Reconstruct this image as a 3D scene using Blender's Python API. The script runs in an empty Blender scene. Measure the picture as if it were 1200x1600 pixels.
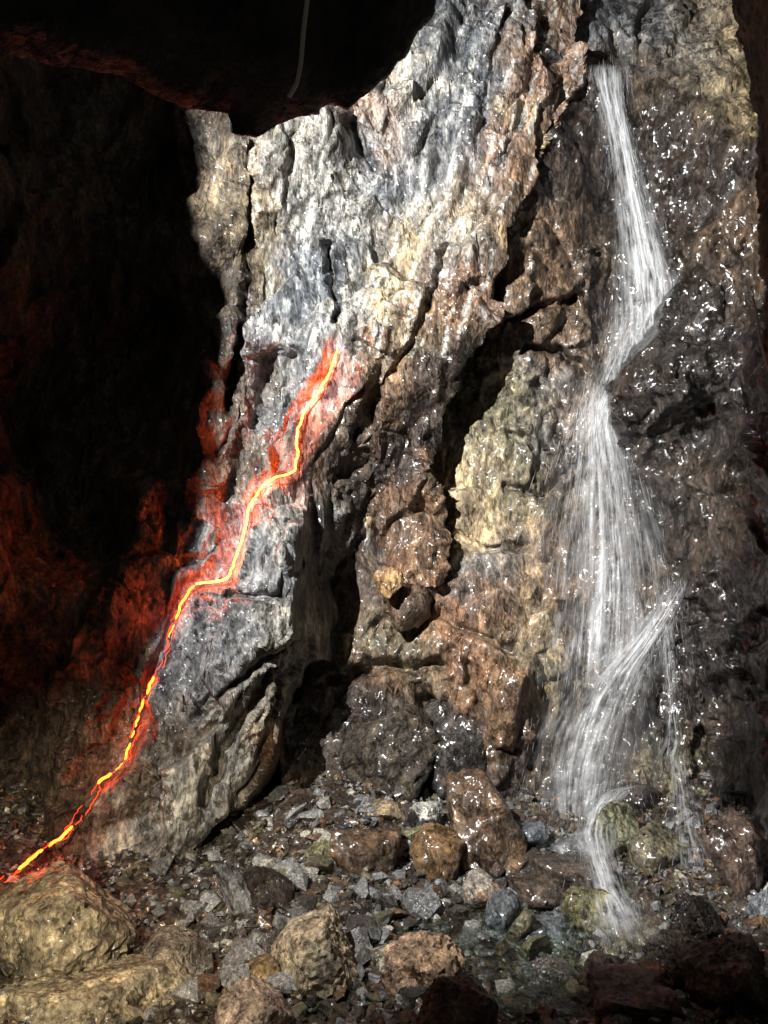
import bpy, bmesh, math, random
import numpy as np
from mathutils import Vector, Matrix

# ------------------------------------------------------------------ camera, world, lights, exposure
scene = bpy.context.scene
C = scene.collection
F = 1209.0                      # focal length in photo pixels (1200 x 1600)
CAMZ = 2.6
cam_d = bpy.data.cameras.new('camera')
cam_d.sensor_fit = 'VERTICAL'; cam_d.sensor_height = 36.0; cam_d.lens = 36.0 * F / 1600.0
cam_d.clip_start = 0.05; cam_d.clip_end = 200.0
cam = bpy.data.objects.new('camera', cam_d); C.objects.link(cam)
cam.location = (0, 0, CAMZ); cam.rotation_euler = (math.radians(90), 0, 0)
scene.camera = cam

w = bpy.data.worlds.new('World'); scene.world = w; w.use_nodes = True
w.node_tree.nodes['Background'].inputs[0].default_value = (1.0, 0.90, 0.78, 1)
w.node_tree.nodes['Background'].inputs[1].default_value = 0.05

def spot(name, loc, target, power, half, blend, color, radius):
    l = bpy.data.lights.new(name, 'SPOT'); l.energy = power; l.color = color
    l.spot_size = math.radians(half * 2); l.spot_blend = blend; l.shadow_soft_size = radius
    o = bpy.data.objects.new(name, l); C.objects.link(o); o.location = loc
    d = Vector(target) - Vector(loc); o.rotation_euler = d.to_track_quat('-Z', 'Y').to_euler()
    return o
LAMP = (-2.5, 2.0, 5.4)
spot('floodlight_beam', LAMP, (3.3, 7.6, 4.0), 6500, 60, 1.0, (1.0, 0.985, 0.955), 0.02)
spot('path_lamp_beam', (-1.5, 1.2, 2.5), (-1.85, 4.2, 0.35), 800, 23, 0.6, (1.0, 0.85, 0.62), 0.04)

scene.view_settings.view_transform = 'Standard'; scene.view_settings.look = 'None'
scene.view_settings.exposure = 0.0; scene.view_settings.gamma = 1.0
scene.cycles.use_denoising = True
scene.cycles.transparent_max_bounces = 24
scene.cycles.max_bounces = 4
scene.cycles.diffuse_bounces = 3
scene.cycles.glossy_bounces = 2
scene.cycles.sample_clamp_indirect = 4.0

# ------------------------------------------------------------------ numpy noise
def _hash(ix, iy, iz, seed):
    h = (ix.astype(np.int64) * 374761393 + iy.astype(np.int64) * 668265263 + iz.astype(np.int64) * 2147483647 + seed * 974711) & 0xffffffff
    h = ((h ^ (h >> 13)) * 1274126177) & 0xffffffff
    h = ((h ^ (h >> 16)) * 2246822519) & 0xffffffff
    return (h ^ (h >> 15)) & 0xffffffff
def _u(h, k):
    h = (h * (2654435761 + 2 * k * 40503) + k * 97531) & 0xffffffff
    h = ((h ^ (h >> 15)) * 2246822519) & 0xffffffff
    return ((h ^ (h >> 13)) & 0xffffff).astype(np.float32) / 16777216.0
def perlin(p, seed=0):
    p = np.asarray(p, np.float32); i = np.floor(p).astype(np.int64); f = p - i
    t = f * f * f * (f * (f * 6 - 15) + 10)
    out = np.zeros(len(p), np.float32)
    for dx in (0, 1):
        for dy in (0, 1):
            for dz in (0, 1):
                h = _hash(i[:, 0] + dx, i[:, 1] + dy, i[:, 2] + dz, seed)
                gx = _u(h, 1) * 2 - 1; gy = _u(h, 2) * 2 - 1; gz = _u(h, 3) * 2 - 1
                v = gx * (f[:, 0] - dx) + gy * (f[:, 1] - dy) + gz * (f[:, 2] - dz)
                wx = t[:, 0] if dx else 1 - t[:, 0]; wy = t[:, 1] if dy else 1 - t[:, 1]; wz = t[:, 2] if dz else 1 - t[:, 2]
                out += v * wx * wy * wz
    return out * 1.6
def fbm(p, octaves=4, seed=0, gain=0.5):
    s = np.zeros(len(p), np.float32); a = 1.0; q = np.asarray(p, np.float32)
    for k in range(octaves):
        s += a * perlin(q, seed + k * 17); q = q * 2.03 + 3.1; a *= gain
    return s
JOINTS = np.array([[0.95, 0, 0.25], [-0.7, 0, 0.35], [0.15, 0, -0.9]])
def facets(p, seed=0, tilt=0.8, off=0.6, joints=False, ramp_w=0.0):
    """broken-rock relief: every Voronoi cell is a plane of its own height and tilt"""
    p = np.asarray(p, np.float32); i = np.floor(p).astype(np.int64)
    best = np.full(len(p), 1e9, np.float32); second = best.copy(); val = np.zeros(len(p), np.float32); val2 = val.copy()
    for dx in (-1, 0, 1):
        for dy in (-1, 0, 1):
            for dz in (-1, 0, 1):
                c = i + np.array([dx, dy, dz])
                h = _hash(c[:, 0], c[:, 1], c[:, 2], seed)
                rx = c[:, 0] + _u(h, 1) - p[:, 0]; ry = c[:, 1] + _u(h, 2) - p[:, 1]; rz = c[:, 2] + _u(h, 3) - p[:, 2]
                d = rx * rx + ry * ry + rz * rz
                if joints:
                    k = np.minimum((_u(h, 5) * 3).astype(np.int64), 2); t = JOINTS[k]
                    v = (_u(h, 4) * 2 - 1) * off + tilt * ((t[:, 0] + (_u(h, 6) - .5) * .7) * rx + (t[:, 2] + (_u(h, 7) - .5) * .7) * rz)
                else:
                    v = (_u(h, 4) * 2 - 1) * off + tilt * ((_u(h, 5) * 2 - 1) * rx + (_u(h, 6) * 2 - 1) * ry + (_u(h, 7) * 2 - 1) * rz)
                m = d < best; m2 = (~m) & (d < second)
                val2 = np.where(m, val, np.where(m2, v, val2))
                second = np.where(m, best, np.minimum(second, d))
                val = np.where(m, v, val); best = np.where(m, d, best)
    e = np.sqrt(second) - np.sqrt(best)
    if ramp_w > 0:                                   # a short steep ramp instead of a torn step between neighbours
        t = np.clip(e / ramp_w, 0, 1) * 0.5 + 0.5; val = val * t + val2 * (1 - t)
    return val, e

def P(px, py, Y):
    return Vector(((px - 600) / F * Y, Y, CAMZ + (800 - py) / F * Y))
def rbf(pts, qx, qy):
    pts = np.array(pts, np.float64); a = pts[:, :2] / 200.0; n = len(a)
    def U(r2): return 0.5 * r2 * np.log(r2 + 1e-9)
    d2 = ((a[:, None] - a[None]) ** 2).sum(-1)
    A = np.zeros((n + 3, n + 3)); A[:n, :n] = U(d2) + np.eye(n) * 0.02; A[:n, n] = 1; A[:n, n + 1:] = a
    A[n, :n] = 1; A[n + 1:, :n] = a.T
    b = np.zeros(n + 3); b[:n] = pts[:, 2]
    wts = np.linalg.solve(A, b)
    q = np.stack([qx, qy], 1) / 200.0; out = wts[n] + q @ wts[n + 1:]
    for k in range(n):
        out += wts[k] * U(((q - a[k]) ** 2).sum(1))
    return out
def poly_sd(poly, qx, qy):
    """signed distance in pixels to an outline, positive inside"""
    poly = np.array(poly, np.float64); d2 = np.full(len(qx), 1e18); ins = np.zeros(len(qx), bool)
    for k in range(len(poly)):
        x0, y0 = poly[k]; x1, y1 = poly[(k + 1) % len(poly)]
        ex, ey = x1 - x0, y1 - y0
        t = np.clip(((qx - x0) * ex + (qy - y0) * ey) / (ex * ex + ey * ey + 1e-9), 0, 1)
        d2 = np.minimum(d2, (qx - x0 - t * ex) ** 2 + (qy - y0 - t * ey) ** 2)
        c = ((y0 > qy) != (y1 > qy)) & (qx < (x1 - x0) * (qy - y0) / (y1 - y0 + 1e-12) + x0)
        ins ^= c
    d = np.sqrt(d2); return np.where(ins, d, -d)
def line_sd(line, qx, qy):
    """distance to an open line (pixels) and the sign of the side (positive = right-hand side going down the list)"""
    line = np.array(line, np.float64); d2 = np.full(len(qx), 1e18); sg = np.zeros(len(qx))
    for k in range(len(line) - 1):
        x0, y0 = line[k]; x1, y1 = line[k + 1]; ex, ey = x1 - x0, y1 - y0
        t = np.clip(((qx - x0) * ex + (qy - y0) * ey) / (ex * ex + ey * ey + 1e-9), 0, 1)
        dd = (qx - x0 - t * ex) ** 2 + (qy - y0 - t * ey) ** 2
        m = dd < d2; d2 = np.where(m, dd, d2)
        sg = np.where(m, np.sign(-(ex * (qy - y0) - ey * (qx - x0))), sg)
    return np.sqrt(d2), sg

# ------------------------------------------------------------------ mesh helpers
def mesh_np(name, verts, faces, smooth=True):
    me = bpy.data.meshes.new(name); n = len(verts); f = len(faces); k = faces.shape[1]
    me.vertices.add(n); me.vertices.foreach_set('co', np.ascontiguousarray(verts, np.float32).ravel())
    me.loops.add(f * k); me.loops.foreach_set('vertex_index', np.ascontiguousarray(faces, np.int32).ravel())
    me.polygons.add(f); me.polygons.foreach_set('loop_start', np.arange(0, f * k, k, dtype=np.int32))
    me.update(calc_edges=True)
    me.polygons.foreach_set('use_smooth', np.full(len(me.polygons), smooth))
    return me
def set_col(me, col, wet):
    a = me.color_attributes.new('Col', 'FLOAT_COLOR', 'POINT')
    c = np.ones((len(col), 4), np.float32); c[:, :3] = np.clip(col, 0.004, 0.9); a.data.foreach_set('color', c.ravel())
    b = me.attributes.new('Wet', 'FLOAT', 'POINT'); b.data.foreach_set('value', np.clip(wet, 0, 1).astype(np.float32))
def link(name, me, mat=None, parent=None, **props):
    o = bpy.data.objects.new(name, me); C.objects.link(o)
    if mat is not None and me is not None and not me.materials: me.materials.append(mat)
    if parent is not None: o.parent = parent
    for k, v in props.items(): o[k] = v
    return o
def grid_faces(nx, ny):
    idx = np.arange(nx * ny).reshape(ny, nx)
    return np.stack([idx[:-1, :-1], idx[1:, :-1], idx[1:, 1:], idx[:-1, 1:]], -1).reshape(-1, 4)
def grid_normals(v, nx, ny):
    g = v.reshape(ny, nx, 3); du = np.gradient(g, axis=1); dv = np.gradient(g, axis=0)
    n = np.cross(dv, du); n /= np.linalg.norm(n, axis=2, keepdims=True) + 1e-9
    return n.reshape(-1, 3)
def blur2(a, nx, ny, r):
    g = a.reshape(ny, nx)
    for ax in (0, 1):
        pad = [(0, 0), (0, 0)]; pad[ax] = (r + 1, r)
        c = np.cumsum(np.pad(g, pad, mode='edge'), axis=ax)
        g = (c[2 * r + 1:] - c[:-2 * r - 1]) / (2 * r + 1) if ax == 0 else (c[:, 2 * r + 1:] - c[:, :-2 * r - 1]) / (2 * r + 1)
    return g.ravel()

# ------------------------------------------------------------------ materials
def N(nt, kind, **inp):
    n = nt.nodes.new(kind)
    for k, v in inp.items():
        if k.startswith('_'): setattr(n, k[1:], v)
        else:
            s = n.inputs[int(k[1:])] if k[0] == 'i' and k[1:].isdigit() else n.inputs[k.replace('__', ' ')]
            if isinstance(v, bpy.types.NodeSocket): nt.links.new(v, s)
            else: s.default_value = v
    return n
def math_node(nt, op, a, b=0.0, c=0.0):
    return N(nt, 'ShaderNodeMath', _operation=op, i0=a, i1=b, i2=c).outputs[0]
def ramp(nt, fac, stops):
    n = nt.nodes.new('ShaderNodeValToRGB'); nt.links.new(fac, n.inputs[0]); e = n.color_ramp.elements
    while len(e) < len(stops): e.new(0.5)
    for k, (p, c) in enumerate(stops): e[k].position = p; e[k].color = (*c, 1) if len(c) == 3 else c
    return n.outputs[0]
def rock_material(name, col=None, wet=None, grain=(1.0, 1.0, 0.4), rot=(0, 0.35, 0), local=False, bump=1.0, scale=1.0):
    """fractured schist; colour and wetness come from the mesh (or fixed values), grain and relief from noise"""
    m = bpy.data.materials.new(name); m.use_nodes = True; nt = m.node_tree; b = nt.nodes['Principled BSDF']
    tc = N(nt, 'ShaderNodeTexCoord')
    vec = tc.outputs['Object']
    if local:
        info = N(nt, 'ShaderNodeObjectInfo')
        vec = N(nt, 'ShaderNodeVectorMath', _operation='ADD', i0=vec, i1=N(nt, 'ShaderNodeVectorMath', _operation='SCALE', i0=info.outputs['Location'], i3=7.3).outputs[0]).outputs[0]
        vec = N(nt, 'ShaderNodeVectorMath', _operation='ADD', i0=vec, i1=(0, 0, 0)).outputs[0]
    mp = N(nt, 'ShaderNodeMapping', Vector=vec, Rotation=rot, Scale=tuple(g * scale for g in grain)).outputs[0]
    n1 = N(nt, 'ShaderNodeTexNoise', Vector=mp, Scale=6.0, Detail=7.0, Roughness=0.7, Distortion=0.5).outputs[0]
    n2 = N(nt, 'ShaderNodeTexNoise', Vector=mp, Scale=38.0, Detail=4.0, Roughness=0.72).outputs[0]
    warp = N(nt, 'ShaderNodeTexNoise', Vector=mp, Scale=9.0, Detail=2.0).outputs[1]
    wv = N(nt, 'ShaderNodeVectorMath', _operation='MULTIPLY_ADD', i0=warp, i1=(0.16, 0.16, 0.16), i2=mp).outputs[0]
    va = N(nt, 'ShaderNodeTexVoronoi', Vector=wv, Scale=13.0); vb = N(nt, 'ShaderNodeTexVoronoi', Vector=wv, Scale=46.0)
    if col is None:
        base = N(nt, 'ShaderNodeAttribute', _attribute_name='Col').outputs['Color']
        wetv = N(nt, 'ShaderNodeAttribute', _attribute_name='Wet').outputs['Fac']
    else:
        rgb = N(nt, 'ShaderNodeRGB'); rgb.outputs[0].default_value = (*col, 1); base = rgb.outputs[0]
        if local:
            hs = N(nt, 'ShaderNodeHueSaturation', Hue=math_node(nt, 'MULTIPLY_ADD', info.outputs['Random'], 0.05, 0.475), Saturation=math_node(nt, 'MULTIPLY_ADD', info.outputs['Random'], 0.7, 0.65), Value=math_node(nt, 'MULTIPLY_ADD', info.outputs['Random'], 0.9, 0.6), Color=base)
            base = hs.outputs[0]
        vv = N(nt, 'ShaderNodeValue'); vv.outputs[0].default_value = wet; wetv = vv.outputs[0]
    v1 = ramp(nt, n1, [(0.34, (0.26, 0.25, 0.24)), (0.5, (0.85, 0.85, 0.85)), (0.66, (1.9, 1.8, 1.62))])
    v2 = ramp(nt, n2, [(0.32, (0.36, 0.35, 0.34)), (0.5, (0.95, 0.95, 0.95)), (0.70, (1.75, 1.68, 1.55))])
    c = N(nt, 'ShaderNodeMix', _data_type='RGBA', _blend_type='MULTIPLY', i0=1.0, i6=base, i7=v1).outputs[2]
    c = N(nt, 'ShaderNodeMix', _data_type='RGBA', _blend_type='MULTIPLY', i0=1.0, i6=c, i7=v2).outputs[2]
    nt.links.new(c, b.inputs['Base Color'])
    r = math_node(nt, 'MULTIPLY_ADD', wetv, -0.22, 0.60)
    r = math_node(nt, 'ADD', r, math_node(nt, 'MULTIPLY_ADD', n2, 0.24, -0.12))
    nt.links.new(math_node(nt, 'MAXIMUM', r, 0.10), b.inputs['Roughness'])
    b.inputs['Specular IOR Level'].default_value = 0.35
    bm = N(nt, 'ShaderNodeBump', Strength=1.0, Distance=0.022 * bump / scale, Height=n2)
    # broken facets: each small cell of the rock is tipped its own way
    fa = N(nt, 'ShaderNodeVectorMath', _operation='MULTIPLY_ADD', i0=va.outputs['Color'], i1=(0.78,) * 3, i2=(-0.39,) * 3).outputs[0]
    fb = N(nt, 'ShaderNodeVectorMath', _operation='MULTIPLY_ADD', i0=vb.outputs['Color'], i1=(0.78,) * 3, i2=(-0.39,) * 3).outputs[0]
    nn = N(nt, 'ShaderNodeVectorMath', _operation='ADD', i0=N(nt, 'ShaderNodeVectorMath', _operation='ADD', i0=fa, i1=fb).outputs[0], i1=bm.outputs[0]).outputs[0]
    nn = N(nt, 'ShaderNodeVectorMath', _operation='NORMALIZE', i0=nn).outputs[0]
    nt.links.new(nn, b.inputs['Normal'])
    nt.links.new(math_node(nt, 'MULTIPLY', wetv, 0.85), b.inputs['Coat Weight']); b.inputs['Coat Roughness'].default_value = 0.25; b.inputs['Coat IOR'].default_value = 1.65
    film = N(nt, 'ShaderNodeTexNoise', Vector=vec, Scale=15.0, Detail=2.0, Roughness=0.5).outputs[1]
    fc = N(nt, 'ShaderNodeVectorMath', _operation='MULTIPLY_ADD', i0=film, i1=(2.3,) * 3, i2=(-1.15,) * 3).outputs[0]
    nc = N(nt, 'ShaderNodeVectorMath', _operation='NORMALIZE', i0=N(nt, 'ShaderNodeVectorMath', _operation='ADD', i0=N(nt, 'ShaderNodeVectorMath', _operation='MULTIPLY_ADD', i0=fa, i1=(0.8,) * 3, i2=N(nt, 'ShaderNodeNewGeometry').outputs['Normal']).outputs[0], i1=fc).outputs[0]).outputs[0]
    nt.links.new(nc, b.inputs['Coat Normal'])
    return m
WALL = rock_material('schist_wall')
BOULDER = rock_material('boulder_rock', grain=(1, 1, 0.7), rot=(0.4, 0.5, 0.2))

# ------------------------------------------------------------------ cave walls
def colour_field(pts, px, py, p3, seed, sharp=55.0):
    """mineral zones of the rock and shade painted on the left ridge: soft nearest-zone blend, boundaries broken up by noise"""
    wx = px + 45 * fbm(p3 * 1.6, 4, seed + 1, 0.55); wy = py + 60 * fbm(p3 * 1.6, 4, seed + 2, 0.55)
    num = np.zeros((len(px), 4)); den = np.zeros(len(px)) + 1e-12
    best = np.full(len(px), 1e18)
    for q in pts: best = np.minimum(best, (wx - q[0]) ** 2 + (wy - q[1]) ** 2)
    for q in pts:
        d2 = (wx - q[0]) ** 2 + (wy - q[1]) ** 2
        wt = np.exp(-(d2 - best) / (2 * sharp * sharp)); den += wt
        num += wt[:, None] * np.array(q[2:6])
    return num / den[:, None]

def cracks(rows, px, py, p0, seed):
    out = np.zeros(len(px)); jx = px + 7 * fbm(p0 * 5, 3, seed); jy = py + 7 * fbm(p0 * 5, 3, seed + 1)
    for line, dep, wd in rows:
        lo = np.array(line); m = (px > lo[:, 0].min() - 4 * wd - 20) & (px < lo[:, 0].max() + 4 * wd + 20) & (py > lo[:, 1].min() - 4 * wd - 20) & (py < lo[:, 1].max() + 4 * wd + 20)
        d, _ = line_sd(line, jx[m], jy[m]); out[m] += dep * np.exp(-(d / wd) ** 2)
    return out
W1_CRACKS = [([(548, 190), (562, 240), (585, 262)], .35, 13), ([(512, 385), (520, 440), (527, 500)], .22, 7), ([(392, 215), (388, 380), (383, 470), (368, 560), (355, 640)], .2, 7), ([(455, 215), (450, 330), (470, 420)], .08, 7),
             ([(425, 560), (410, 640), (380, 700), (350, 760)], .2, 16), ([(455, 560), (450, 630)], .15, 10), ([(700, 385), (690, 440), (650, 520), (600, 600), (560, 680)], .16, 9), ([(470, 880), (440, 930), (360, 930)], .1, 7),
             ([(480, 1000), (400, 1040), (300, 1120)], .12, 7), ([(430, 1050), (360, 1150), (320, 1250)], .14, 9), ([(620, 60), (600, 150), (615, 300)], .08, 8), ([(790, 20), (760, 150), (740, 280), (690, 360)], .09, 9), ([(850, 20), (830, 130), (770, 290)], .10, 8), ([(560, 530), (600, 560), (570, 640)], .14, 9), ([(400, 780), (440, 830), (450, 880)], .08, 7)]
W0_CRACKS = [([(790, 505), (840, 478), (900, 470)], .16, 7), ([(820, 545), (870, 548), (915, 580)], .22, 8), ([(690, 960), (760, 1000), (800, 1010)], .12, 7), ([(790, 760), (850, 775), (885, 735)], .14, 7), ([(520, 1060), (600, 1040), (690, 1040)], .18, 9), ([(800, 680), (835, 700)], .12, 7), ([(840, 600), (870, 640), (880, 700)], .12, 7),
             ([(700, 830), (760, 860), (830, 850)], .1, 7), ([(830, 390), (870, 420), (930, 400)], .08, 7), ([(730, 1040), (760, 1130), (800, 1170)], .12, 7), ([(660, 1090), (690, 1150), (650, 1230)], .15, 9), ([(840, 1020), (850, 1120), (830, 1200)], .12, 8)]
def sheet(x0, x1, y0, y1, step):
    xs = np.arange(x0, x1 + step, step, dtype=np.float64); ys = np.arange(y0, y1 + step, step, dtype=np.float64)
    gx, gy = np.meshgrid(xs, ys); return gx.ravel(), gy.ravel(), len(xs), len(ys)
def to_world(px, py, Y):
    return np.stack([(px - 600) / F * Y, Y, CAMZ + (800 - py) / F * Y], 1)
def fold(p, lean):
    """coordinates along / across the rock's steep foliation"""
    s, c = math.sin(lean), math.cos(lean)
    across = p[:, 0] * c - p[:, 2] * s; along = p[:, 0] * s + p[:, 2] * c
    return np.stack([across, p[:, 1], along], 1)
def relief(p, nx, ny, lean, seed, stretch=0.35, amps=(0.16, 0.075, 0.032, 0.013), rough=None):
    q = fold(p, lean)
    q = q + 0.07 * np.stack([fbm(q * 2.0 + 9 * k, 3, seed + 50 + k) for k in range(3)], 1)
    h = np.zeros(len(p))
    rough_ = np.clip(0.55 + 1.1 * fbm(q * np.array([1.6, 1.6, 0.9]), 2, seed + 60), 0.12, 1.35)      # smooth cleavage planes beside shattered patches
    for k, (a, fr) in enumerate(zip(amps, (1.1, 2.7, 6.5, 15.0))):
        st = np.array([1, 1, stretch if k < 2 else min(1.0, stretch * (1.2 + 0.4 * k))])
        v, e = facets(q * st * fr, seed + k * 7, (0.9, 1.2, 1.25, 1.25)[k], (0.6, 0.5, 0.4, 0.35)[k], True, (0.05, 0.09, 0.16, 0.25)[k])
        h += a * v * (1 if k < 2 else rough_)
    h += 0.010 * rough_ * fbm(q * np.array([10, 10, 10 * stretch]), 5, seed + 90, 0.62)
    h += 0.045 * fbm(q * np.array([2.2, 2.2, 2.2 * stretch]), 3, seed + 70, 0.5)
    return h
def displace(p, h, nx, ny):
    g = p[:, 1].reshape(ny, nx); stp = abs(((p[1, 0] / p[1, 1]) - (p[0, 0] / p[0, 1])) * F) + 1e-9
    gm = np.hypot(np.gradient(g, axis=0), np.gradient(g, axis=1)).ravel() / stp
    h = h / (1 + (gm / 0.016) ** 2)
    Yb = blur2(p[:, 1], nx, ny, 4)
    base = p.copy(); base *= (Yb / p[:, 1])[:, None]; base[:, 2] = CAMZ + (p[:, 2] - CAMZ) * (Yb / p[:, 1])
    n = grid_normals(base, nx, ny)
    n[n[:, 1] > 0] *= -1
    n = n + np.array([0, -0.6, 0.1]); n /= np.linalg.norm(n, axis=1, keepdims=True)
    return p + n * h[:, None]

GREY = (0.155, 0.16, 0.17); BLUE = (0.10, 0.114, 0.135); PALE = (0.28, 0.27, 0.245); OCHRE = (0.27, 0.215, 0.125)
BROWN = (0.14, 0.09, 0.055); RUST = (0.19, 0.10, 0.055); OLIVE = (0.165, 0.15, 0.098); DARK = (0.030, 0.022, 0.018)
BLACK = (0.035, 0.031, 0.03); TAN = (0.30, 0.235, 0.15); PINK = (0.34, 0.25, 0.20); MUD = (0.08, 0.06, 0.044)

# --- left cliff with the light strip's slab
W1_POLY = [(-900, -400), (880, -400), (886, 0), (902, 70), (918, 105), (882, 180), (850, 245), (805, 320), (786, 400), (765, 485), (722, 560),
           (688, 660), (672, 730), (690, 800), (700, 850), (690, 892), (650, 930), (590, 975), (530, 1020), (482, 1032), (455, 1070), (440, 1150),
           (400, 1218), (335, 1292), (290, 1345), (200, 1500), (-900, 1600)]
W1_D = [(-420, 0, 4.7), (-420, 500, 4.5), (-420, 1000, 4.4), (-420, 1400, 4.2), (-260, 250, 5.2), (-260, 750, 5.0), (-100, 0, 6.0), (100, 0, 6.9), (250, 0, 7.6), (400, 0, 7.3), (560, 0, 7.5), (700, 0, 7.7), (800, 0, 7.6), (880, 20, 7.85), (-100, -200, 6.0), (400, -200, 7.4), (880, -200, 8.0),
        (-100, 250, 5.8), (60, 250, 6.5), (160, 250, 6.75), (220, 250, 7.0), (260, 270, 7.5), (300, 230, 7.0), (345, 230, 6.9), (375, 240, 6.72), (450, 240, 6.95), (520, 230, 7.0), (560, 235, 7.3), (600, 230, 7.1), (700, 200, 7.25), (800, 200, 7.25), (870, 170, 7.4), (820, 290, 7.1),
        (-100, 500, 5.6), (0, 500, 6.1), (120, 480, 6.65), (200, 500, 7.05), (240, 520, 7.5), (275, 500, 7.4), (305, 480, 6.75), (340, 500, 6.5), (378, 470, 6.62), (450, 440, 6.85), (520, 440, 7.0), (530, 500, 6.8), (600, 450, 6.9), (700, 420, 6.95), (760, 440, 6.9), (740, 520, 6.9),
        (295, 650, 6.6), (335, 650, 6.3), (330, 570, 6.4), (280, 420, 6.85), (360, 590, 6.68), (380, 620, 6.62), (410, 600, 6.66), (450, 600, 6.74), (520, 570, 6.62), (485, 640, 6.62), (462, 720, 6.52), (560, 600, 6.7), (620, 620, 6.85), (660, 640, 7.0),
        (500, 680, 6.55), (540, 690, 6.75), (560, 750, 7.1), (620, 760, 7.1), (660, 800, 7.12), (690, 830, 7.1), (640, 880, 7.05), (560, 850, 7.3), (510, 900, 7.3), (520, 1000, 7.25), (600, 940, 7.0),
        (225, 770, 6.3), (245, 830, 6.35), (275, 770, 6.62), (215, 700, 6.9), (180, 650, 7.2), (100, 700, 6.9), (0, 700, 6.2), (150, 820, 6.8), (290, 800, 6.65), (330, 780, 6.45), (365, 800, 6.42), (388, 810, 6.42), (430, 800, 6.2), (470, 830, 6.2), (475, 900, 6.15), (420, 900, 6.05), (355, 905, 6.3),
        (300, 915, 6.25), (270, 980, 6.2), (240, 1060, 6.05), (320, 1000, 5.95), (400, 1000, 5.9), (470, 990, 6.05), (300, 1120, 5.75), (390, 1120, 5.75), (435, 1130, 5.9), (205, 1160, 5.9), (160, 1215, 5.75), (240, 1220, 5.55), (300, 1260, 5.6), (380, 1200, 5.8), (100, 1300, 5.45), (0, 1380, 5.1), (200, 1350, 5.4),
        (0, 900, 5.7), (100, 930, 5.9), (190, 950, 6.05), (150, 1050, 5.95), (120, 1150, 6.0), (50, 1100, 6.3), (40, 1250, 6.1), (-100, 1100, 5.8), (-100, 800, 5.4), (-100, 1400, 4.9), (0, 1500, 5.1), (200, 1500, 5.3)]
W1_C = [(300, 190, .045, .036, .028, .1), (345, 205, .05, .04, .03, .1), (350, 270, .045, .036, .028, .1), (300, 270, .04, .032, .025, .1), (350, 370, .05, .04, .03, .1), (100, 300, *MUD, .1), (170, 250, .07, .06, .05, .1), (60, 600, *MUD, .1), (320, 220, .045, .036, .028, .1), (325, 320, .04, .032, .025, .1), (330, 420, .045, .035, .027, .1), (330, 510, .05, .04, .03, .1), (394, 300, *TAN, .15), (400, 380, *OCHRE, .15), (430, 240, *PALE, .2), (460, 320, *GREY, .3), (450, 420, *BLUE, .3), (430, 520, *GREY, .3), (500, 240, *PALE, .2), (520, 340, *PALE, .2),  # near-black points paint shade onto the ridge left of the bright slab
        (490, 400, *BLUE, .4), (560, 240, *BLUE, .3), (600, 300, *BLUE, .35), (600, 190, *PINK, .2), (640, 200, *GREY, .3), (660, 120, *PALE, .3), (720, 80, *BLUE, .3), (730, 160, *BLUE, .3), (680, 260, *GREY, .3), (620, 380, *OCHRE, .25), (570, 380, *GREY, .3), (650, 400, *TAN, .25), (600, 470, *OCHRE, .25), (560, 520, *PALE, .2),
        (690, 330, *PALE, .3), (740, 320, *TAN, .3), (760, 250, *GREY, .3), (780, 60, *GREY, .3), (850, 60, *BROWN, .3), (870, 120, *PINK, .3), (830, 180, *TAN, .3), (840, 120, *RUST, .3), (790, 250, *RUST, .3), (800, 300, *BROWN, .4), (740, 400, *BROWN, .35), (700, 400, *GREY, .35), (720, 450, *RUST, .3), (760, 470, *BROWN, .4), (680, 480, *BROWN, .3), (640, 520, *TAN, .3), (700, 560, *DARK, .4),
        (600, 600, *BROWN, .3), (560, 640, *MUD, .3), (620, 700, *DARK, .4), (540, 760, *DARK, .4), (660, 820, *BROWN, .4), (600, 900, *RUST, .4), (520, 900, *DARK, .4), (500, 700, *MUD, .3), (480, 580, *GREY, .3), (440, 620, *GREY, .3), (400, 600, *MUD, .3), (350, 700, *MUD, .3), (300, 800, *MUD, .3), (240, 800, *MUD, .3),
        (430, 780, *PALE, .2), (460, 850, *GREY, .2), (400, 850, *GREY, .2), (350, 850, *GREY, .2), (340, 960, *GREY, .3), (450, 950, *PALE, .15), (430, 1020, *PALE, .15), (330, 1050, *GREY, .3), (400, 1100, *TAN, .2), (430, 1060, *PALE, .2), (420, 1160, *RUST, .3), (350, 1180, *PALE, .2), (300, 1240, *PALE, .1), (250, 1150, *MUD, .3), (200, 1120, *BROWN, .3), (150, 1100, *MUD, .2), (60, 960, *BROWN, .2), (150, 920, *BROWN, .2), (0, 1150, *MUD, .1)]
LED = [(527, 545), (521, 566), (513, 588), (500, 608), (488, 624), (474, 645), (467, 668), (463, 690), (465, 712), (460, 735), (450, 741), (432, 745), (412, 757), (400, 774), (388, 795), (386, 815), (380, 838), (371, 862), (364, 885), (355, 904), (342, 908), (325, 910), (306, 912),
       (294, 924), (285, 942), (276, 962), (268, 985), (262, 1010), (250, 1040), (236, 1066), (229, 1084), (219, 1110), (212, 1135), (203, 1160), (195, 1188), (180, 1205), (158, 1218), (145, 1240), (128, 1268), (116, 1288), (92, 1312), (60, 1332), (28, 1360), (0, 1382)]

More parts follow.
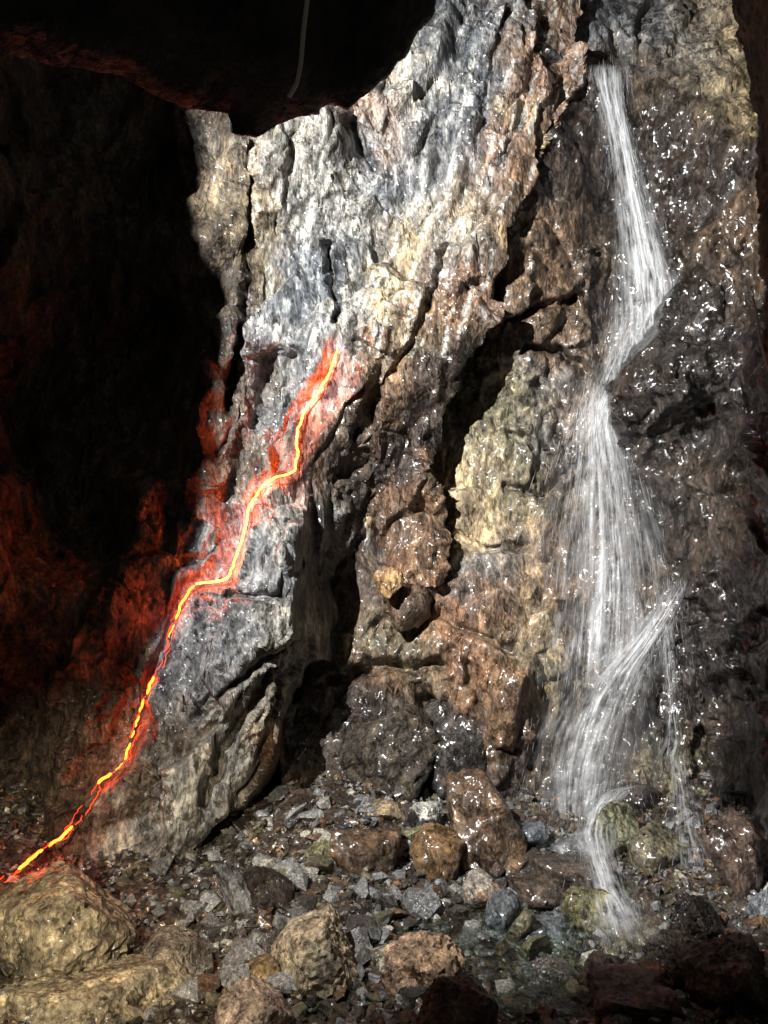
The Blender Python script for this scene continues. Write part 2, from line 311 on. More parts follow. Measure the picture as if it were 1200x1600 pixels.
def build_left():
    px, py, nx, ny = sheet(-420, 940, -120, 1460, 2.6)
    Y = rbf(W1_D, px, py)
    p0 = to_world(px, py, Y)
    wob = 15 * fbm(p0 * 2.6, 3, 11, 0.45)
    sd = poly_sd(W1_POLY, px, py) + wob
    Y = Y + np.clip(-sd, 0, None) * 0.055 + 0.10 * np.exp(-np.clip(sd, 0, None) / 22.0)
    # groove that carries the light strip, its left bank standing a little higher
    d, sg = line_sd(LED, px + 6 * fbm(p0 * 4, 3, 31), py)
    Y = Y + 0.04 * np.exp(-(d / 14.0) ** 2) - 0.03 * np.exp(-((d - 50) / 28.0) ** 2) * (sg > 0) * (py < 930)
    Y = Y + cracks(W1_CRACKS, px, py, p0, 33)
    p = to_world(px, py, Y)
    lean = 0.30
    fade = 1 - 0.75 * np.exp(-(d / 12.0) ** 2)
    left = 1 / (1 + np.exp((px - 330) / 40.0))
    h = relief(p, nx, ny, lean, 3, 0.42, (0.17, 0.105, 0.045, 0.018))
    p = displace(p, h * fade, nx, ny)
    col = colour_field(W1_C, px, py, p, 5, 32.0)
    q = fold(p, 0.22)
    st = fbm(q * np.array([14, 14, 1.6]), 4, 201, 0.6); st2 = fbm(q * np.array([30, 30, 3.0]), 3, 222, 0.6)
    vein = np.clip((st - 0.25) * 3, 0, 1) * (px > 380) * (py < 560)
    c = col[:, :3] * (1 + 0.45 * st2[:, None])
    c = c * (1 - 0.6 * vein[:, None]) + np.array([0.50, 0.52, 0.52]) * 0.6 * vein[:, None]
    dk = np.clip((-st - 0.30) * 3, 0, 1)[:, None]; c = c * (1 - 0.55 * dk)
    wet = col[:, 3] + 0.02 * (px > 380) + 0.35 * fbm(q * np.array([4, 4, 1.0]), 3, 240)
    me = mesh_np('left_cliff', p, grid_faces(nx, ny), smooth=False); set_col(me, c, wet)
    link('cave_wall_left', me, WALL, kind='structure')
    return p.reshape(ny, nx, 3), px.reshape(ny, nx)[0], py.reshape(ny, nx)[:, 0]
W1P, W1X, W1Y = build_left()
def on_left(px, py, r=3):
    i = int(np.clip(np.searchsorted(W1X, px), r, len(W1X) - r - 1)); j = int(np.clip(np.searchsorted(W1Y, py), r, len(W1Y) - r - 1))
    return float(np.percentile(W1P[j - r:j + r + 1, i - r:i + r + 1, 1], 6))

# --- back wall: alcove, wet chute, recess, broken foot of the fall
W0_D = [(640, -100, 9.0), (960, -100, 9.4), (1200, -100, 8.9), (880, 30, 8.05), (960, 50, 8.3), (1060, 60, 8.35), (1130, 60, 8.2), (910, 100, 7.9), (950, 88, 8.3), (985, 95, 8.2), (955, 128, 8.0), (1060, 130, 7.85), (1130, 150, 7.5), (1000, 200, 7.95), (1080, 230, 7.6), (1160, 260, 7.2), (900, 200, 7.7), (860, 290, 7.5), (940, 300, 7.8), (1000, 320, 7.8), (1080, 340, 7.45), (820, 370, 7.35), (900, 400, 7.55), (980, 420, 7.7), (1040, 440, 7.5), (800, 470, 7.3), (860, 490, 7.35), (930, 500, 7.6), (1000, 520, 7.6), (840, 560, 7.4), (900, 570, 7.5), (950, 600, 7.55),
        (740, 560, 7.6), (770, 620, 7.55), (720, 680, 7.55), (800, 700, 7.5), (860, 640, 7.5), (900, 700, 7.65), (850, 760, 7.4), (760, 800, 7.4), (930, 760, 7.65), (1000, 760, 7.7), (700, 900, 7.2), (780, 900, 7.15), (860, 880, 7.3), (940, 880, 7.45), (1020, 880, 7.45), (1100, 850, 7.45), (640, 960, 7.0), (720, 985, 6.9), (790, 980, 7.0), (870, 980, 7.2), (950, 980, 7.3), (1040, 950, 7.1), (1000, 1020, 7.05), (1080, 1040, 7.0),
        (560, 1010, 7.1), (600, 1060, 6.9), (660, 1040, 6.85), (520, 1120, 6.75), (600, 1140, 6.8), (700, 1100, 6.85), (780, 1060, 6.75), (860, 1080, 7.0), (780, 1150, 6.75), (920, 1100, 7.2), (970, 1080, 6.9), (1010, 1120, 6.75), (1060, 1120, 6.9), (1120, 1150, 6.9), (500, 1230, 6.6), (600, 1220, 6.75), (700, 1210, 6.75), (800, 1220, 6.75), (900, 1210, 6.9), (960, 1210, 6.75), (1020, 1220, 6.6), (1090, 1230, 6.6), (1150, 1250, 6.5), (450, 1330, 6.6), (700, 1340, 6.7), (1000, 1340, 6.5), (1200, 1340, 6.4), (1250, 700, 7.8), (1250, 1000, 7.2), (1250, 300, 7.0)]
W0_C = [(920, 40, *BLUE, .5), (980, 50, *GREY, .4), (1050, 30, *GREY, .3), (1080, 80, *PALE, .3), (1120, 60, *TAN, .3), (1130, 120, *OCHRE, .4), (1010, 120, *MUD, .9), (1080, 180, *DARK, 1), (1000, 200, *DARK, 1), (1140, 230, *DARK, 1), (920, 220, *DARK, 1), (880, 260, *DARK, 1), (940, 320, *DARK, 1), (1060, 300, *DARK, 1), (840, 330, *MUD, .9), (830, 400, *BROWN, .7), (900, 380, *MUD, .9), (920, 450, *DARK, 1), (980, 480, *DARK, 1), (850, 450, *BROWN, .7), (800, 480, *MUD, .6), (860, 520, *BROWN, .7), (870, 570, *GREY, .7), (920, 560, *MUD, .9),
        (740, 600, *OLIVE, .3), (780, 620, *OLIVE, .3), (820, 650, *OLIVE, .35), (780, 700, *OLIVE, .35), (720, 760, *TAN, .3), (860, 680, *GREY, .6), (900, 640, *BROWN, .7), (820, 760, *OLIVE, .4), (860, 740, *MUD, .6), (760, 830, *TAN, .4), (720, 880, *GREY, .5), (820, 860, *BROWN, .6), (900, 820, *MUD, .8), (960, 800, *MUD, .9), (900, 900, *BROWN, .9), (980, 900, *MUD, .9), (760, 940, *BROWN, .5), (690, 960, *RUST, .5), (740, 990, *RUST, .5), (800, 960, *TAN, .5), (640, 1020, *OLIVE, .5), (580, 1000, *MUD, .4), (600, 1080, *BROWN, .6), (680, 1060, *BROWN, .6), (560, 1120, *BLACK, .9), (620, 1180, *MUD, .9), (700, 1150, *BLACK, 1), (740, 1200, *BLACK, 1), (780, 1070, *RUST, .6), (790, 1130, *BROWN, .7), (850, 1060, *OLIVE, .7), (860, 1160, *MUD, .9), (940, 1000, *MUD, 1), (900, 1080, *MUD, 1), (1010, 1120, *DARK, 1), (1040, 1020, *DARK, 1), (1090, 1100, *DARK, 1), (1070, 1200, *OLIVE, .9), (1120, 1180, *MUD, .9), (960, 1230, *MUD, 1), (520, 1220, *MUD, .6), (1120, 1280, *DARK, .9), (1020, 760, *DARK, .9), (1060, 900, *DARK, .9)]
def build_back():
    px, py, nx, ny = sheet(440, 1290, -140, 1420, 2.6)
    Y = rbf(W0_D, px, py); p = to_world(px, py, Y)
    Y = Y + cracks(W0_CRACKS, px, py, p, 35); p = to_world(px, py, Y)
    h = relief(p, nx, ny, 0.42, 40, 0.7, (0.12, 0.09, 0.045, 0.018))
    smooth = np.exp(-((px - 1010) / 170.0) ** 2 - ((py - 260) / 170.0) ** 2)
    h *= 1 - 0.45 * smooth
    h *= 1 - 0.35 * np.exp(-((px - 760) / 150.0) ** 2 - ((py - 900) / 300.0) ** 2)
    p = displace(p, h, nx, ny)
    col = colour_field(W0_C, px, py, p, 61, 34.0)
    q = fold(p, 0.4); st2 = fbm(q * np.array([22, 22, 7.0]), 4, 322, 0.6)
    c = col[:, :3] * (1 + 0.5 * st2[:, None])
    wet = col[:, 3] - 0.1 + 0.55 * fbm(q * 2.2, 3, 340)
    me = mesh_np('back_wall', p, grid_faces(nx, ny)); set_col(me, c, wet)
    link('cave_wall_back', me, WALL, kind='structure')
    return p.reshape(ny, nx, 3), px.reshape(ny, nx)[0], py.reshape(ny, nx)[:, 0]
W0P, W0X, W0Y = build_back()

# --- right wall with its undercut outcrop
W2_POLY = [(1900, 150), (1182, 285), (1150, 308), (1118, 335), (1090, 385), (1068, 450), (1030, 505), (1000, 545), (965, 585), (948, 612), (953, 645), (975, 700), (992, 760), (1012, 820), (1040, 858), (1064, 886), (1058, 915), (1078, 950), (1092, 1040), (1110, 1130), (1126, 1230), (1120, 1330), (1100, 1440), (1900, 1700)]
W2_D = [(1560, 300, 4.5), (1560, 800, 4.1), (1560, 1400, 3.9), (1400, 300, 5.2), (1400, 900, 4.8), (950, 400, 7.2), (1000, 480, 7.05), (955, 610, 6.95), (1000, 570, 6.7), (1050, 500, 6.75), (1100, 400, 6.95), (1140, 350, 6.9), (1180, 320, 6.7), (1250, 300, 6.0), (1060, 560, 6.4), (1120, 500, 6.5), (1180, 500, 6.2), (1260, 500, 5.5), (1000, 625, 6.7), (1060, 615, 6.35), (1040, 665, 7.0), (1100, 660, 6.95), (1150, 620, 6.3), (1000, 730, 7.2), (1050, 740, 7.1), (1060, 690, 7.1), (1110, 750, 6.6), (1160, 760, 6.2), (1250, 700, 5.4), (1030, 830, 7.25), (1080, 880, 6.75), (1080, 800, 6.9), (1120, 850, 6.5), (1180, 900, 6.0), (1260, 900, 5.3), (1090, 1000, 6.7), (1140, 1000, 6.4), (1200, 1050, 5.8), (1120, 1150, 6.5), (1180, 1180, 5.9), (1250, 1200, 5.2), (1130, 1300, 6.2), (1200, 1320, 5.6), (1100, 1420, 6.0), (1250, 1420, 5.0)]
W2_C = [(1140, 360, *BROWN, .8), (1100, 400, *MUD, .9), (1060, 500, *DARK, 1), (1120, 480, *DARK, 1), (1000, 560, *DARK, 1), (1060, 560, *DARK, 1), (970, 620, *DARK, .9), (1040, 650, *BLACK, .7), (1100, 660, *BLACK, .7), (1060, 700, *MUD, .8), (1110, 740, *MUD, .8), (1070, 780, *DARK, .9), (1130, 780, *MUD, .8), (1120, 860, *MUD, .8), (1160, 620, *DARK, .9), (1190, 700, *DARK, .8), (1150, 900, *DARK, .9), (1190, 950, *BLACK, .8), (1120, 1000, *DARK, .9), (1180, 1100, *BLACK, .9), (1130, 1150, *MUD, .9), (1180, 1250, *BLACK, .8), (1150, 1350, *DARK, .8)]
def build_right():
    px, py, nx, ny = sheet(900, 1560, 180, 1470, 2.6)
    Y = rbf(W2_D, px, py); p0 = to_world(px, py, Y)
    sd = poly_sd(W2_POLY, px, py) + 12 * fbm(p0 * 2.4, 3, 71, 0.45)
    Y = Y + np.clip(-sd, 0, None) * 0.03 + 0.12 * np.exp(-np.clip(sd, 0, None) / 20.0)
    p = to_world(px, py, Y)
    h = relief(p, nx, ny, 0.5, 80, 0.8, (0.16, 0.13, 0.06, 0.022))
    p = displace(p, h, nx, ny)
    col = colour_field(W2_C, px, py, p, 91, 34.0)
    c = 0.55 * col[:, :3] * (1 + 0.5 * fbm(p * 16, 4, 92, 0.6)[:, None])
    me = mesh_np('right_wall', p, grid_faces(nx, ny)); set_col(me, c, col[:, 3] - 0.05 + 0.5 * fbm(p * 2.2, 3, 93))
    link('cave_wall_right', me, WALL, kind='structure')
build_right()

# --- dark roof overhang close to the camera, and the pillar on the right
def slab_mass(name, outline, depth, box, colour, seed, back):
    px, py, nx, ny = sheet(*box, 4.0)
    Y = rbf(depth, px, py); p0 = to_world(px, py, Y)
    sd = poly_sd(outline, px, py) + 9 * fbm(p0 * 9, 4, seed, 0.6)
    Y = Y + np.clip(-sd, 0, None) * back + 0.06 * np.exp(-np.clip(sd, 0, None) / 20.0)
    sg = sd.reshape(ny, nx); gy, gx = np.gradient(sg, 4.0); g2 = np.clip(gx ** 2 + gy ** 2, .3, None)
    o = np.clip(-sd, 0, None); px = px + o * (gx / g2).ravel(); py = py + o * (gy / g2).ravel()      # the rim turns straight back, away from the viewer
    p = to_world(px, py, Y)
    h = relief(p, nx, ny, 0.2, seed, 0.6, (0.02, 0.02, 0.012, 0.005)) * np.clip(sd / 14, 0, 1)
    p = p * 1.0; p[:, 1] -= h
    keep = sd > -7
    f = grid_faces(nx, ny); f = f[keep[f].all(1)]
    used = np.unique(f); mp = np.full(len(p), -1); mp[used] = np.arange(len(used))
    me = mesh_np(name, p[used], mp[f])
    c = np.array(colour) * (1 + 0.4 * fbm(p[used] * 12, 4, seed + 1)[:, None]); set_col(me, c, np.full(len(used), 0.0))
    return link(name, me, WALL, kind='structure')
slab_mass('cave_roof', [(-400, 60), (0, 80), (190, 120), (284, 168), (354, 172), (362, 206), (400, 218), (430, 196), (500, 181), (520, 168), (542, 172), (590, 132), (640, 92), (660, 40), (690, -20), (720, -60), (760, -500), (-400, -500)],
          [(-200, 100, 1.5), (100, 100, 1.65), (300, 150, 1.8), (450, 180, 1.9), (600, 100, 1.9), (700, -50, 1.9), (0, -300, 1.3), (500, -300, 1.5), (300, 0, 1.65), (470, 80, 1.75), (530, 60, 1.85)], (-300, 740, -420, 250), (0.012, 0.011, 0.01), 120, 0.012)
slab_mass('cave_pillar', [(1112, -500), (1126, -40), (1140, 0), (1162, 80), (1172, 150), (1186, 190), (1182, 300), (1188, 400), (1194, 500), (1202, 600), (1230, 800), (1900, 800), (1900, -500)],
          [(1120, -100, 4.9), (1180, 100, 4.8), (1190, 400, 4.7), (1300, 100, 4.2), (1300, 700, 4.2), (1120, -400, 4.9), (1600, 100, 3.4), (1600, 700, 3.4), (1400, -300, 4.0)], (1080, 1640, -420, 820), MUD, 140, 0.012)

# ------------------------------------------------------------------ cave floor
def floor_z(x, y):
    x = np.asarray(x, np.float64); y = np.asarray(y, np.float64)
    q = np.stack([x.ravel(), y.ravel(), np.zeros(x.size)], 1)
    z = 0.05 * fbm(q * 1.3, 3, 150).reshape(x.shape)
    z = z + 0.10 * np.clip((y - 5.6) / 1.2, 0, 1.5) + 0.22 * np.exp(-((x + 0.5) / 0.9) ** 2 - ((y - 6.3) / 0.8) ** 2)
    z = z - 0.14 * np.exp(-((x - 0.75) / 0.75) ** 2 - ((y - 4.8) / 0.9) ** 2)          # stream bed
    z = z + 0.25 * np.clip((-x - 1.2) / 1.2, 0, 1.5) + 0.25 * np.clip((x - 1.9) / 1.0, 0, 1.5)
    return z
_fx = np.arange(-6, 6.01, 0.06); _fy = np.arange(0.5, 10.01, 0.06); _FT = floor_z(*np.meshgrid(_fx, _fy))
def floor_q(x, y):
    return float(_FT[min(max(int((y - 0.5) / 0.06 + .5), 0), len(_fy) - 1), min(max(int((x + 6) / 0.06 + .5), 0), len(_fx) - 1)])
def floor_at(px, py):
    Y = 5.0
    for _ in range(25):
        x = (px - 600) / F * Y; z = floor_q(x, Y); Y = 0.5 * Y + 0.5 * min(9.0, (CAMZ - z) * F / max(py - 800, 40))
    return (px - 600) / F * Y, Y, floor_q((px - 600) / F * Y, Y)
def build_floor():
    xs = np.arange(-4.2, 4.2, 0.025); ys = np.arange(1.8, 8.2, 0.025); gx, gy = np.meshgrid(xs, ys)
    z = floor_z(gx, gy); q = np.stack([gx.ravel(), gy.ravel(), z.ravel()], 1)
    v, e = facets(q * 9, 160); z2 = z.ravel() + 0.02 * v + 0.012 * fbm(q * 20, 3, 161)
    p = np.stack([gx.ravel(), gy.ravel(), z2], 1)
    me = mesh_np('floor', p, grid_faces(len(xs), len(ys))[:, ::-1])
    t = fbm(q * 1.5, 3, 170)[:, None]; c = np.array(MUD) * 0.8 * (1 + 0.5 * t)
    set_col(me, c, np.full(len(p), 0.6)); link('ground', me, WALL, kind='structure')
build_floor()

# ------------------------------------------------------------------ stones
def ico(sub):
    bm = bmesh.new(); bmesh.ops.create_icosphere(bm, subdivisions=sub, radius=1.0)
    v = np.array([x.co[:] for x in bm.verts]); f = np.array([[l.index for l in t.verts] for t in bm.faces]); bm.free(); return v, f
ICO = {k: ico(k) for k in (3, 4, 5)}
def rock_shape(seed, sub, dims, planes=13, round_=0.04, layered=0.0, flake=0.022):
    """a broken boulder: a sphere cut by random planes, edges worn, then roughened"""
    rng = np.random.default_rng(seed); d, f = ICO[sub]
    n = rng.normal(size=(planes, 3)); n /= np.linalg.norm(n, axis=1, keepdims=True)
    n = np.concatenate([n, [[0, 0, 1], [0, 0, -1]]]); hgt = np.concatenate([rng.uniform(0.55, 0.95, planes), [0.75, 0.8]])
    dd = np.clip(d @ n.T, 1e-3, None); r = (hgt[None] / dd)
    k = 1.0 / round_; rr = -np.log(np.exp(-k * np.clip(r, 0, 4)).sum(1) + np.exp(-k * 1.15)) / k
    v = d * rr[:, None]
    s = rng.uniform(0, 50)
    fa, e = facets(v * 2.6 + s, seed, 0.7, 0.5); fb, _ = facets(v * 6.5 + s, seed + 1, 0.7, 0.5)
    k_ = 0.2 if planes <= 9 else 0.55
    h = k_ * 0.07 * fa - k_ * 0.05 * np.exp(-e * 14) + 0.03 * fb + 0.05 * fbm(v * 4 + s, 4, seed + 2, 0.6)
    fc, _ = facets(v * np.array([13, 13, 17]) + s, seed + 5, 1.1, 0.35, True); h += flake * fc
    if flake > .03: fd, _ = facets(v * np.array([6, 6, 9]) + s, seed + 6, 1.1, 0.35, True, .1); h += 0.022 * fd
    if layered: h += layered * np.abs(perlin(np.stack([v[:, 0] * 1.5, v[:, 1] * 1.5, v[:, 2] * 9], 1) + s, seed + 3))
    v = v * (1 + h)[:, None]
    lo, hi = v.min(0), v.max(0); v = (v - (lo + hi) / 2) / (hi - lo) * np.array(dims)[None]
    return v, f
def boulder(name, label, cx, cy, wpx, hpx, col, wet, seed, Y=None, rz=0.0, tilt=0.0, depth=0.9, sub=5, group=None, cap=None, layered=0.0, planes=13, cat='rock', grow=1.06):
    if Y is None:
        _, Yf, _ = floor_at(cx, cy + hpx * 0.46); Y = Yf + 0.32 * wpx * Yf / F
    if Y is not None: cy += 0.05 * hpx; hpx *= 1.10
    wm = wpx * Y / F * grow; hm = hpx * Y / F * grow
    dims = (wm, wm * depth, max(hm * 0.95, 0.02))
    v, f = rock_shape(seed, sub, dims, planes=planes, layered=layered, flake=0.022 if wet > .61 else 0.035)
    c0 = np.tile(np.array(col), (len(v), 1)) * (1 + 0.35 * fbm(v * 7 / max(wm, .2) * .6, 4, seed + 9, 0.6)[:, None])
    wv = np.full(len(v), wet)
    if cap is not None:
        t = np.clip((v[:, 2] / dims[2] + 0.25 * fbm(v * 9, 3, seed)) * 6 - 0.6, 0, 1)[:, None]; c0 = c0 * (1 - t) + np.array(cap) * t
    ct, st = math.cos(tilt), math.sin(tilt)
    v = np.stack([v[:, 0] * ct - v[:, 2] * st, v[:, 1], v[:, 0] * st + v[:, 2] * ct], 1)
    me = mesh_np(name, v, f, smooth=wet > .61); set_col(me, c0, wv if wet > .61 else wv * .45)
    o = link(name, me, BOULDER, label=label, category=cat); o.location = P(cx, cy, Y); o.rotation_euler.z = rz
    if group: o['group'] = group
    return o

boulder('boulder', 'large rounded brown boulder, wet and glistening, left of the waterfall foot', 752, 1290, 142, 155, BROWN, .95, 3017, rz=.9, tilt=.2)
boulder('boulder', 'smooth ochre brown wet boulder leaning below the large brown boulder', 686, 1335, 92, 76, (0.20, 0.12, 0.055), .9, 302, tilt=-.25)
boulder('boulder', 'flat topped chocolate brown boulder beside the grey scree', 570, 1328, 106, 74, (0.12, 0.075, 0.045), .85, 303, tilt=-.1)
boulder('rock', 'dark stone with a white quartz cap above the ochre boulder', 664, 1278, 54, 50, BLACK, .6, 304, cap=(0.6, 0.6, 0.57))
boulder('rock', 'small pale brown flat rock at the wall foot above the chocolate boulder', 600, 1266, 66, 32, TAN, .5, 305, sub=4)
boulder('rock', 'dark grey striped stone against the big brown boulder\'s right side', 826, 1310, 58, 50, BLUE, .8, 306, tilt=.3, layered=.12, sub=4)
boulder('rock', 'pale layered slab of schist lying under the waterfall spray', 905, 1322, 108, 42, GREY, .8, 307, layered=.16, tilt=-.06)
boulder('boulder', 'dark brown flat boulder under the pale layered slab', 890, 1378, 128, 72, MUD, .95, 308, tilt=-.12)
boulder('boulder', 'olive green boulder where the lower stream runs past', 924, 1425, 82, 82, (0.17, 0.16, 0.08), .9, 309, tilt=.3)
boulder('rock', 'angular blue grey block of slate in the stream bed', 786, 1430, 66, 72, (0.15, 0.17, 0.19), .7, 310, tilt=.35, planes=8)
boulder('rock', 'flat bluish wet stone beside the olive boulder', 862, 1470, 112, 48, (0.13, 0.15, 0.165), .85, 311)
boulder('boulder', 'pale green rounded boulder behind the lower stream', 962, 1298, 72, 88, (0.20, 0.20, 0.13), .9, 312)
boulder('rock', 'dark wet ledge rock that the water jet pours over', 990, 1246, 88, 46, DARK, 1, 313, tilt=.08)
boulder('rock', 'pale rounded rock in the splash at the end of the stream', 994, 1466, 98, 52, (0.24, 0.22, 0.16), .9, 314)
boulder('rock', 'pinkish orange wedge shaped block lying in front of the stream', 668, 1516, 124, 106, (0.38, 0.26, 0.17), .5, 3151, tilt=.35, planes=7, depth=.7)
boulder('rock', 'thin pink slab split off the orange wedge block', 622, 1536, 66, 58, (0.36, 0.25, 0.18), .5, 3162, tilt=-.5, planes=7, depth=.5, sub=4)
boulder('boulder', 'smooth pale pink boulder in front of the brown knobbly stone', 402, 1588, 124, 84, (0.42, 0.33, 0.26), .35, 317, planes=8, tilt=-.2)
boulder('boulder', 'pale cream peaked boulder with dark broken side', 484, 1496, 132, 112, (0.48, 0.40, 0.28), .3, 3185, tilt=.3, planes=9)
boulder('rock', 'brown knobbly stone against the cream peaked boulder', 410, 1520, 72, 56, (0.20, 0.14, 0.07), .6, 3191, sub=4)
boulder('boulder', 'grey boulder with one pale rounded end beside the yellow slab', 268, 1504, 116, 74, (0.22, 0.19, 0.15), .3, 320, tilt=.12)
boulder('boulder', 'big flaky yellowish boulder under the end of the light strip', 84, 1450, 240, 140, (0.33, 0.285, 0.20), .6, 3219, tilt=.30, layered=.05, planes=7)
boulder('boulder', 'long flat topped yellowish slab below the big flaky boulder', 130, 1576, 330, 116, (0.34, 0.295, 0.205), .6, 3224, Y=4.05, layered=.05, tilt=-.03, depth=.6, planes=7)
boulder('rock', 'narrow grey slab standing on edge in the dark rubble', 368, 1392, 40, 96, GREY, .3, 323, tilt=.45, depth=.6, planes=9, sub=4)
boulder('rock', 'dark brown slab lying beside the upright grey slab', 415, 1392, 86, 62, DARK, .5, 3231, tilt=-.3, planes=9, sub=4)
boulder('rock', 'pale flat stone on top of the cream peaked boulder', 482, 1448, 66, 34, PALE, .4, 3232, tilt=.2, sub=4)
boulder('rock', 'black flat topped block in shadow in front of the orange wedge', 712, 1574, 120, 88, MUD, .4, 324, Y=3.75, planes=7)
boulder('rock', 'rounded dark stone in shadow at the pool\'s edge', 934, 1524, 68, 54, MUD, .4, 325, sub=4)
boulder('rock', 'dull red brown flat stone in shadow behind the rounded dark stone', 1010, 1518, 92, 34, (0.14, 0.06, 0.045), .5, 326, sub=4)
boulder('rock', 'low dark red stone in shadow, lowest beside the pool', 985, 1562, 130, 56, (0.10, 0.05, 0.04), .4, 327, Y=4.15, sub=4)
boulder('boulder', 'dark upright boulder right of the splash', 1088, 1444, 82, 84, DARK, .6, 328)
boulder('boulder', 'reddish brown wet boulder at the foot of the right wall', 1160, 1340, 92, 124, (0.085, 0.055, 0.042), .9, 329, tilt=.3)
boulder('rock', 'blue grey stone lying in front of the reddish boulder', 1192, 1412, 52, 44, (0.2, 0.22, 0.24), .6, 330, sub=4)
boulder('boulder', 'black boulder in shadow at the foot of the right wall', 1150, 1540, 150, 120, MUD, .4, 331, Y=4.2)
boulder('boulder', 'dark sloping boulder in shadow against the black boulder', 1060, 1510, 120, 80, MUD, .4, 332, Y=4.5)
boulder('rock', 'rounded rust coloured cracked rock bulging from the wall foot', 782, 1096, 96, 122, (0.16, 0.10, 0.06), .7, 333, Y=6.85, layered=.03)
boulder('rock', 'black glossy wet rock bulging below the rust coloured rock', 712, 1170, 150, 110, (0.045, 0.038, 0.034), .9, 334, Y=6.9, tilt=-.75)
boulder('boulder', 'broad dark wet boulder at the wall foot left of the glossy black rock', 590, 1170, 230, 110, (0.07, 0.058, 0.045), .7, 335, Y=7.05, tilt=.45)
boulder('rock', 'small orange brown rock perched in the gully beside the light strip\'s slab', 608, 908, 46, 44, (0.30, 0.19, 0.09), .4, 336, Y=6.75, sub=4)
boulder('rock', 'dark brown rock wedged in the gully below the small orange brown rock', 638, 944, 74, 66, (0.11, 0.075, 0.05), .7, 342, Y=6.98, sub=4)
boulder('boulder', 'brown wet rock beside the fall below the dark ledge', 1030, 1330, 90, 74, OLIVE, .9, 337)
boulder('rock', 'brown wet stone between the striped stone and the dark flat boulder', 800, 1352, 56, 40, BROWN, .9, 338, sub=4)
boulder('rock', 'reddish and white rock beside the blue grey slate block', 752, 1394, 76, 56, (0.26, 0.17, 0.12), .6, 339, sub=4, cap=(0.42, 0.38, 0.33), tilt=.4)
boulder('rock', 'olive brown stone leaning on the blue grey slate block', 812, 1452, 34, 66, OLIVE, .8, 340, sub=4, tilt=-.3)
boulder('boulder', 'dark wet rock behind the slate block below the spray', 840, 1400, 90, 60, MUD, .9, 341, sub=4)

# angular fragments: convex hulls shared between copies
def hull(seed, flat):
    rng = np.random.default_rng(seed); bm = bmesh.new()
    for _ in range(13):
        q = rng.normal(size=3); q /= np.linalg.norm(q); q *= rng.uniform(0.75, 1.0)
        bm.verts.new((q[0], q[1] * rng.uniform(.6, 1), q[2] * flat))
    r = bmesh.ops.convex_hull(bm, input=bm.verts)
    bmesh.ops.delete(bm, geom=[g for g in r['geom_interior'] if isinstance(g, bmesh.types.BMVert)], context='VERTS')
    bmesh.ops.triangulate(bm, faces=bm.faces); bm.verts.index_update()
    v = np.array([x.co[:] for x in bm.verts]); f = np.array([[l.index for l in t.verts] for t in bm.faces]); bm.free()
    return v / np.abs(v).max(), f
HULLS = [hull(400 + k, (0.28, 0.42, 0.6)[k % 3]) for k in range(24)]
STONE_KINDS = [('grey', (0.25, 0.255, 0.26), .55, 'small angular grey slate fragment lying loose in the scree'), ('dark', (0.07, 0.062, 0.055), .75, 'small dark wet slate fragment lying loose in the scree'),
               ('pale', (0.42, 0.41, 0.37), .35, 'small pale quartz fragment lying bright among the darker scree'), ('brown', (0.17, 0.10, 0.055), .7, 'small rusty brown stone lying among the grey scree'),
               ('olive', (0.15, 0.14, 0.09), .7, 'small dull olive stone lying wet in the scree')]
STONE_MATS = [rock_material('stone_' + k[0], col=k[1], wet=k[2], local=True, scale=1.0, bump=0.35) for k in STONE_KINDS]
rng = np.random.default_rng(77)
def place_stone(px, py, size, kind, k):
    x, y, z = floor_at(px, py); v, f = HULLS[k]
    key = f'stone_{k}_{kind}'
    me = bpy.data.meshes.get(key)
    if me is None:
        me = mesh_np(key, v, f, smooth=False); me.materials.append(STONE_MATS[kind])
    o = bpy.data.objects.new('stone', me); C.objects.link(o)
    o.location = (x, y, z + size * 0.22); o.scale = (size,) * 3
    o.rotation_euler = (rng.normal() * .35, rng.normal() * .35, rng.uniform(0, 6.28))
    o['label'] = STONE_KINDS[kind][3]; o['category'] = 'stone'; o['group'] = STONE_KINDS[kind][0] + ' stones in the scree'
placed = 0; tries = 0
while placed < 300 and tries < 5000:
    tries += 1
    px = rng.uniform(230, 960); py = rng.uniform(1240, 1560)
    if px < 330 + (1330 - py) * 0.6 and py < 1330: continue
    if px > 830 and py < 1440: continue
    kind = rng.choice(5, p=[.44, .28, .12, .08, .08]); place_stone(px, py, float(np.clip(rng.lognormal(-2.62, .42), .04, .16)), int(kind), int(rng.integers(24))); placed += 1

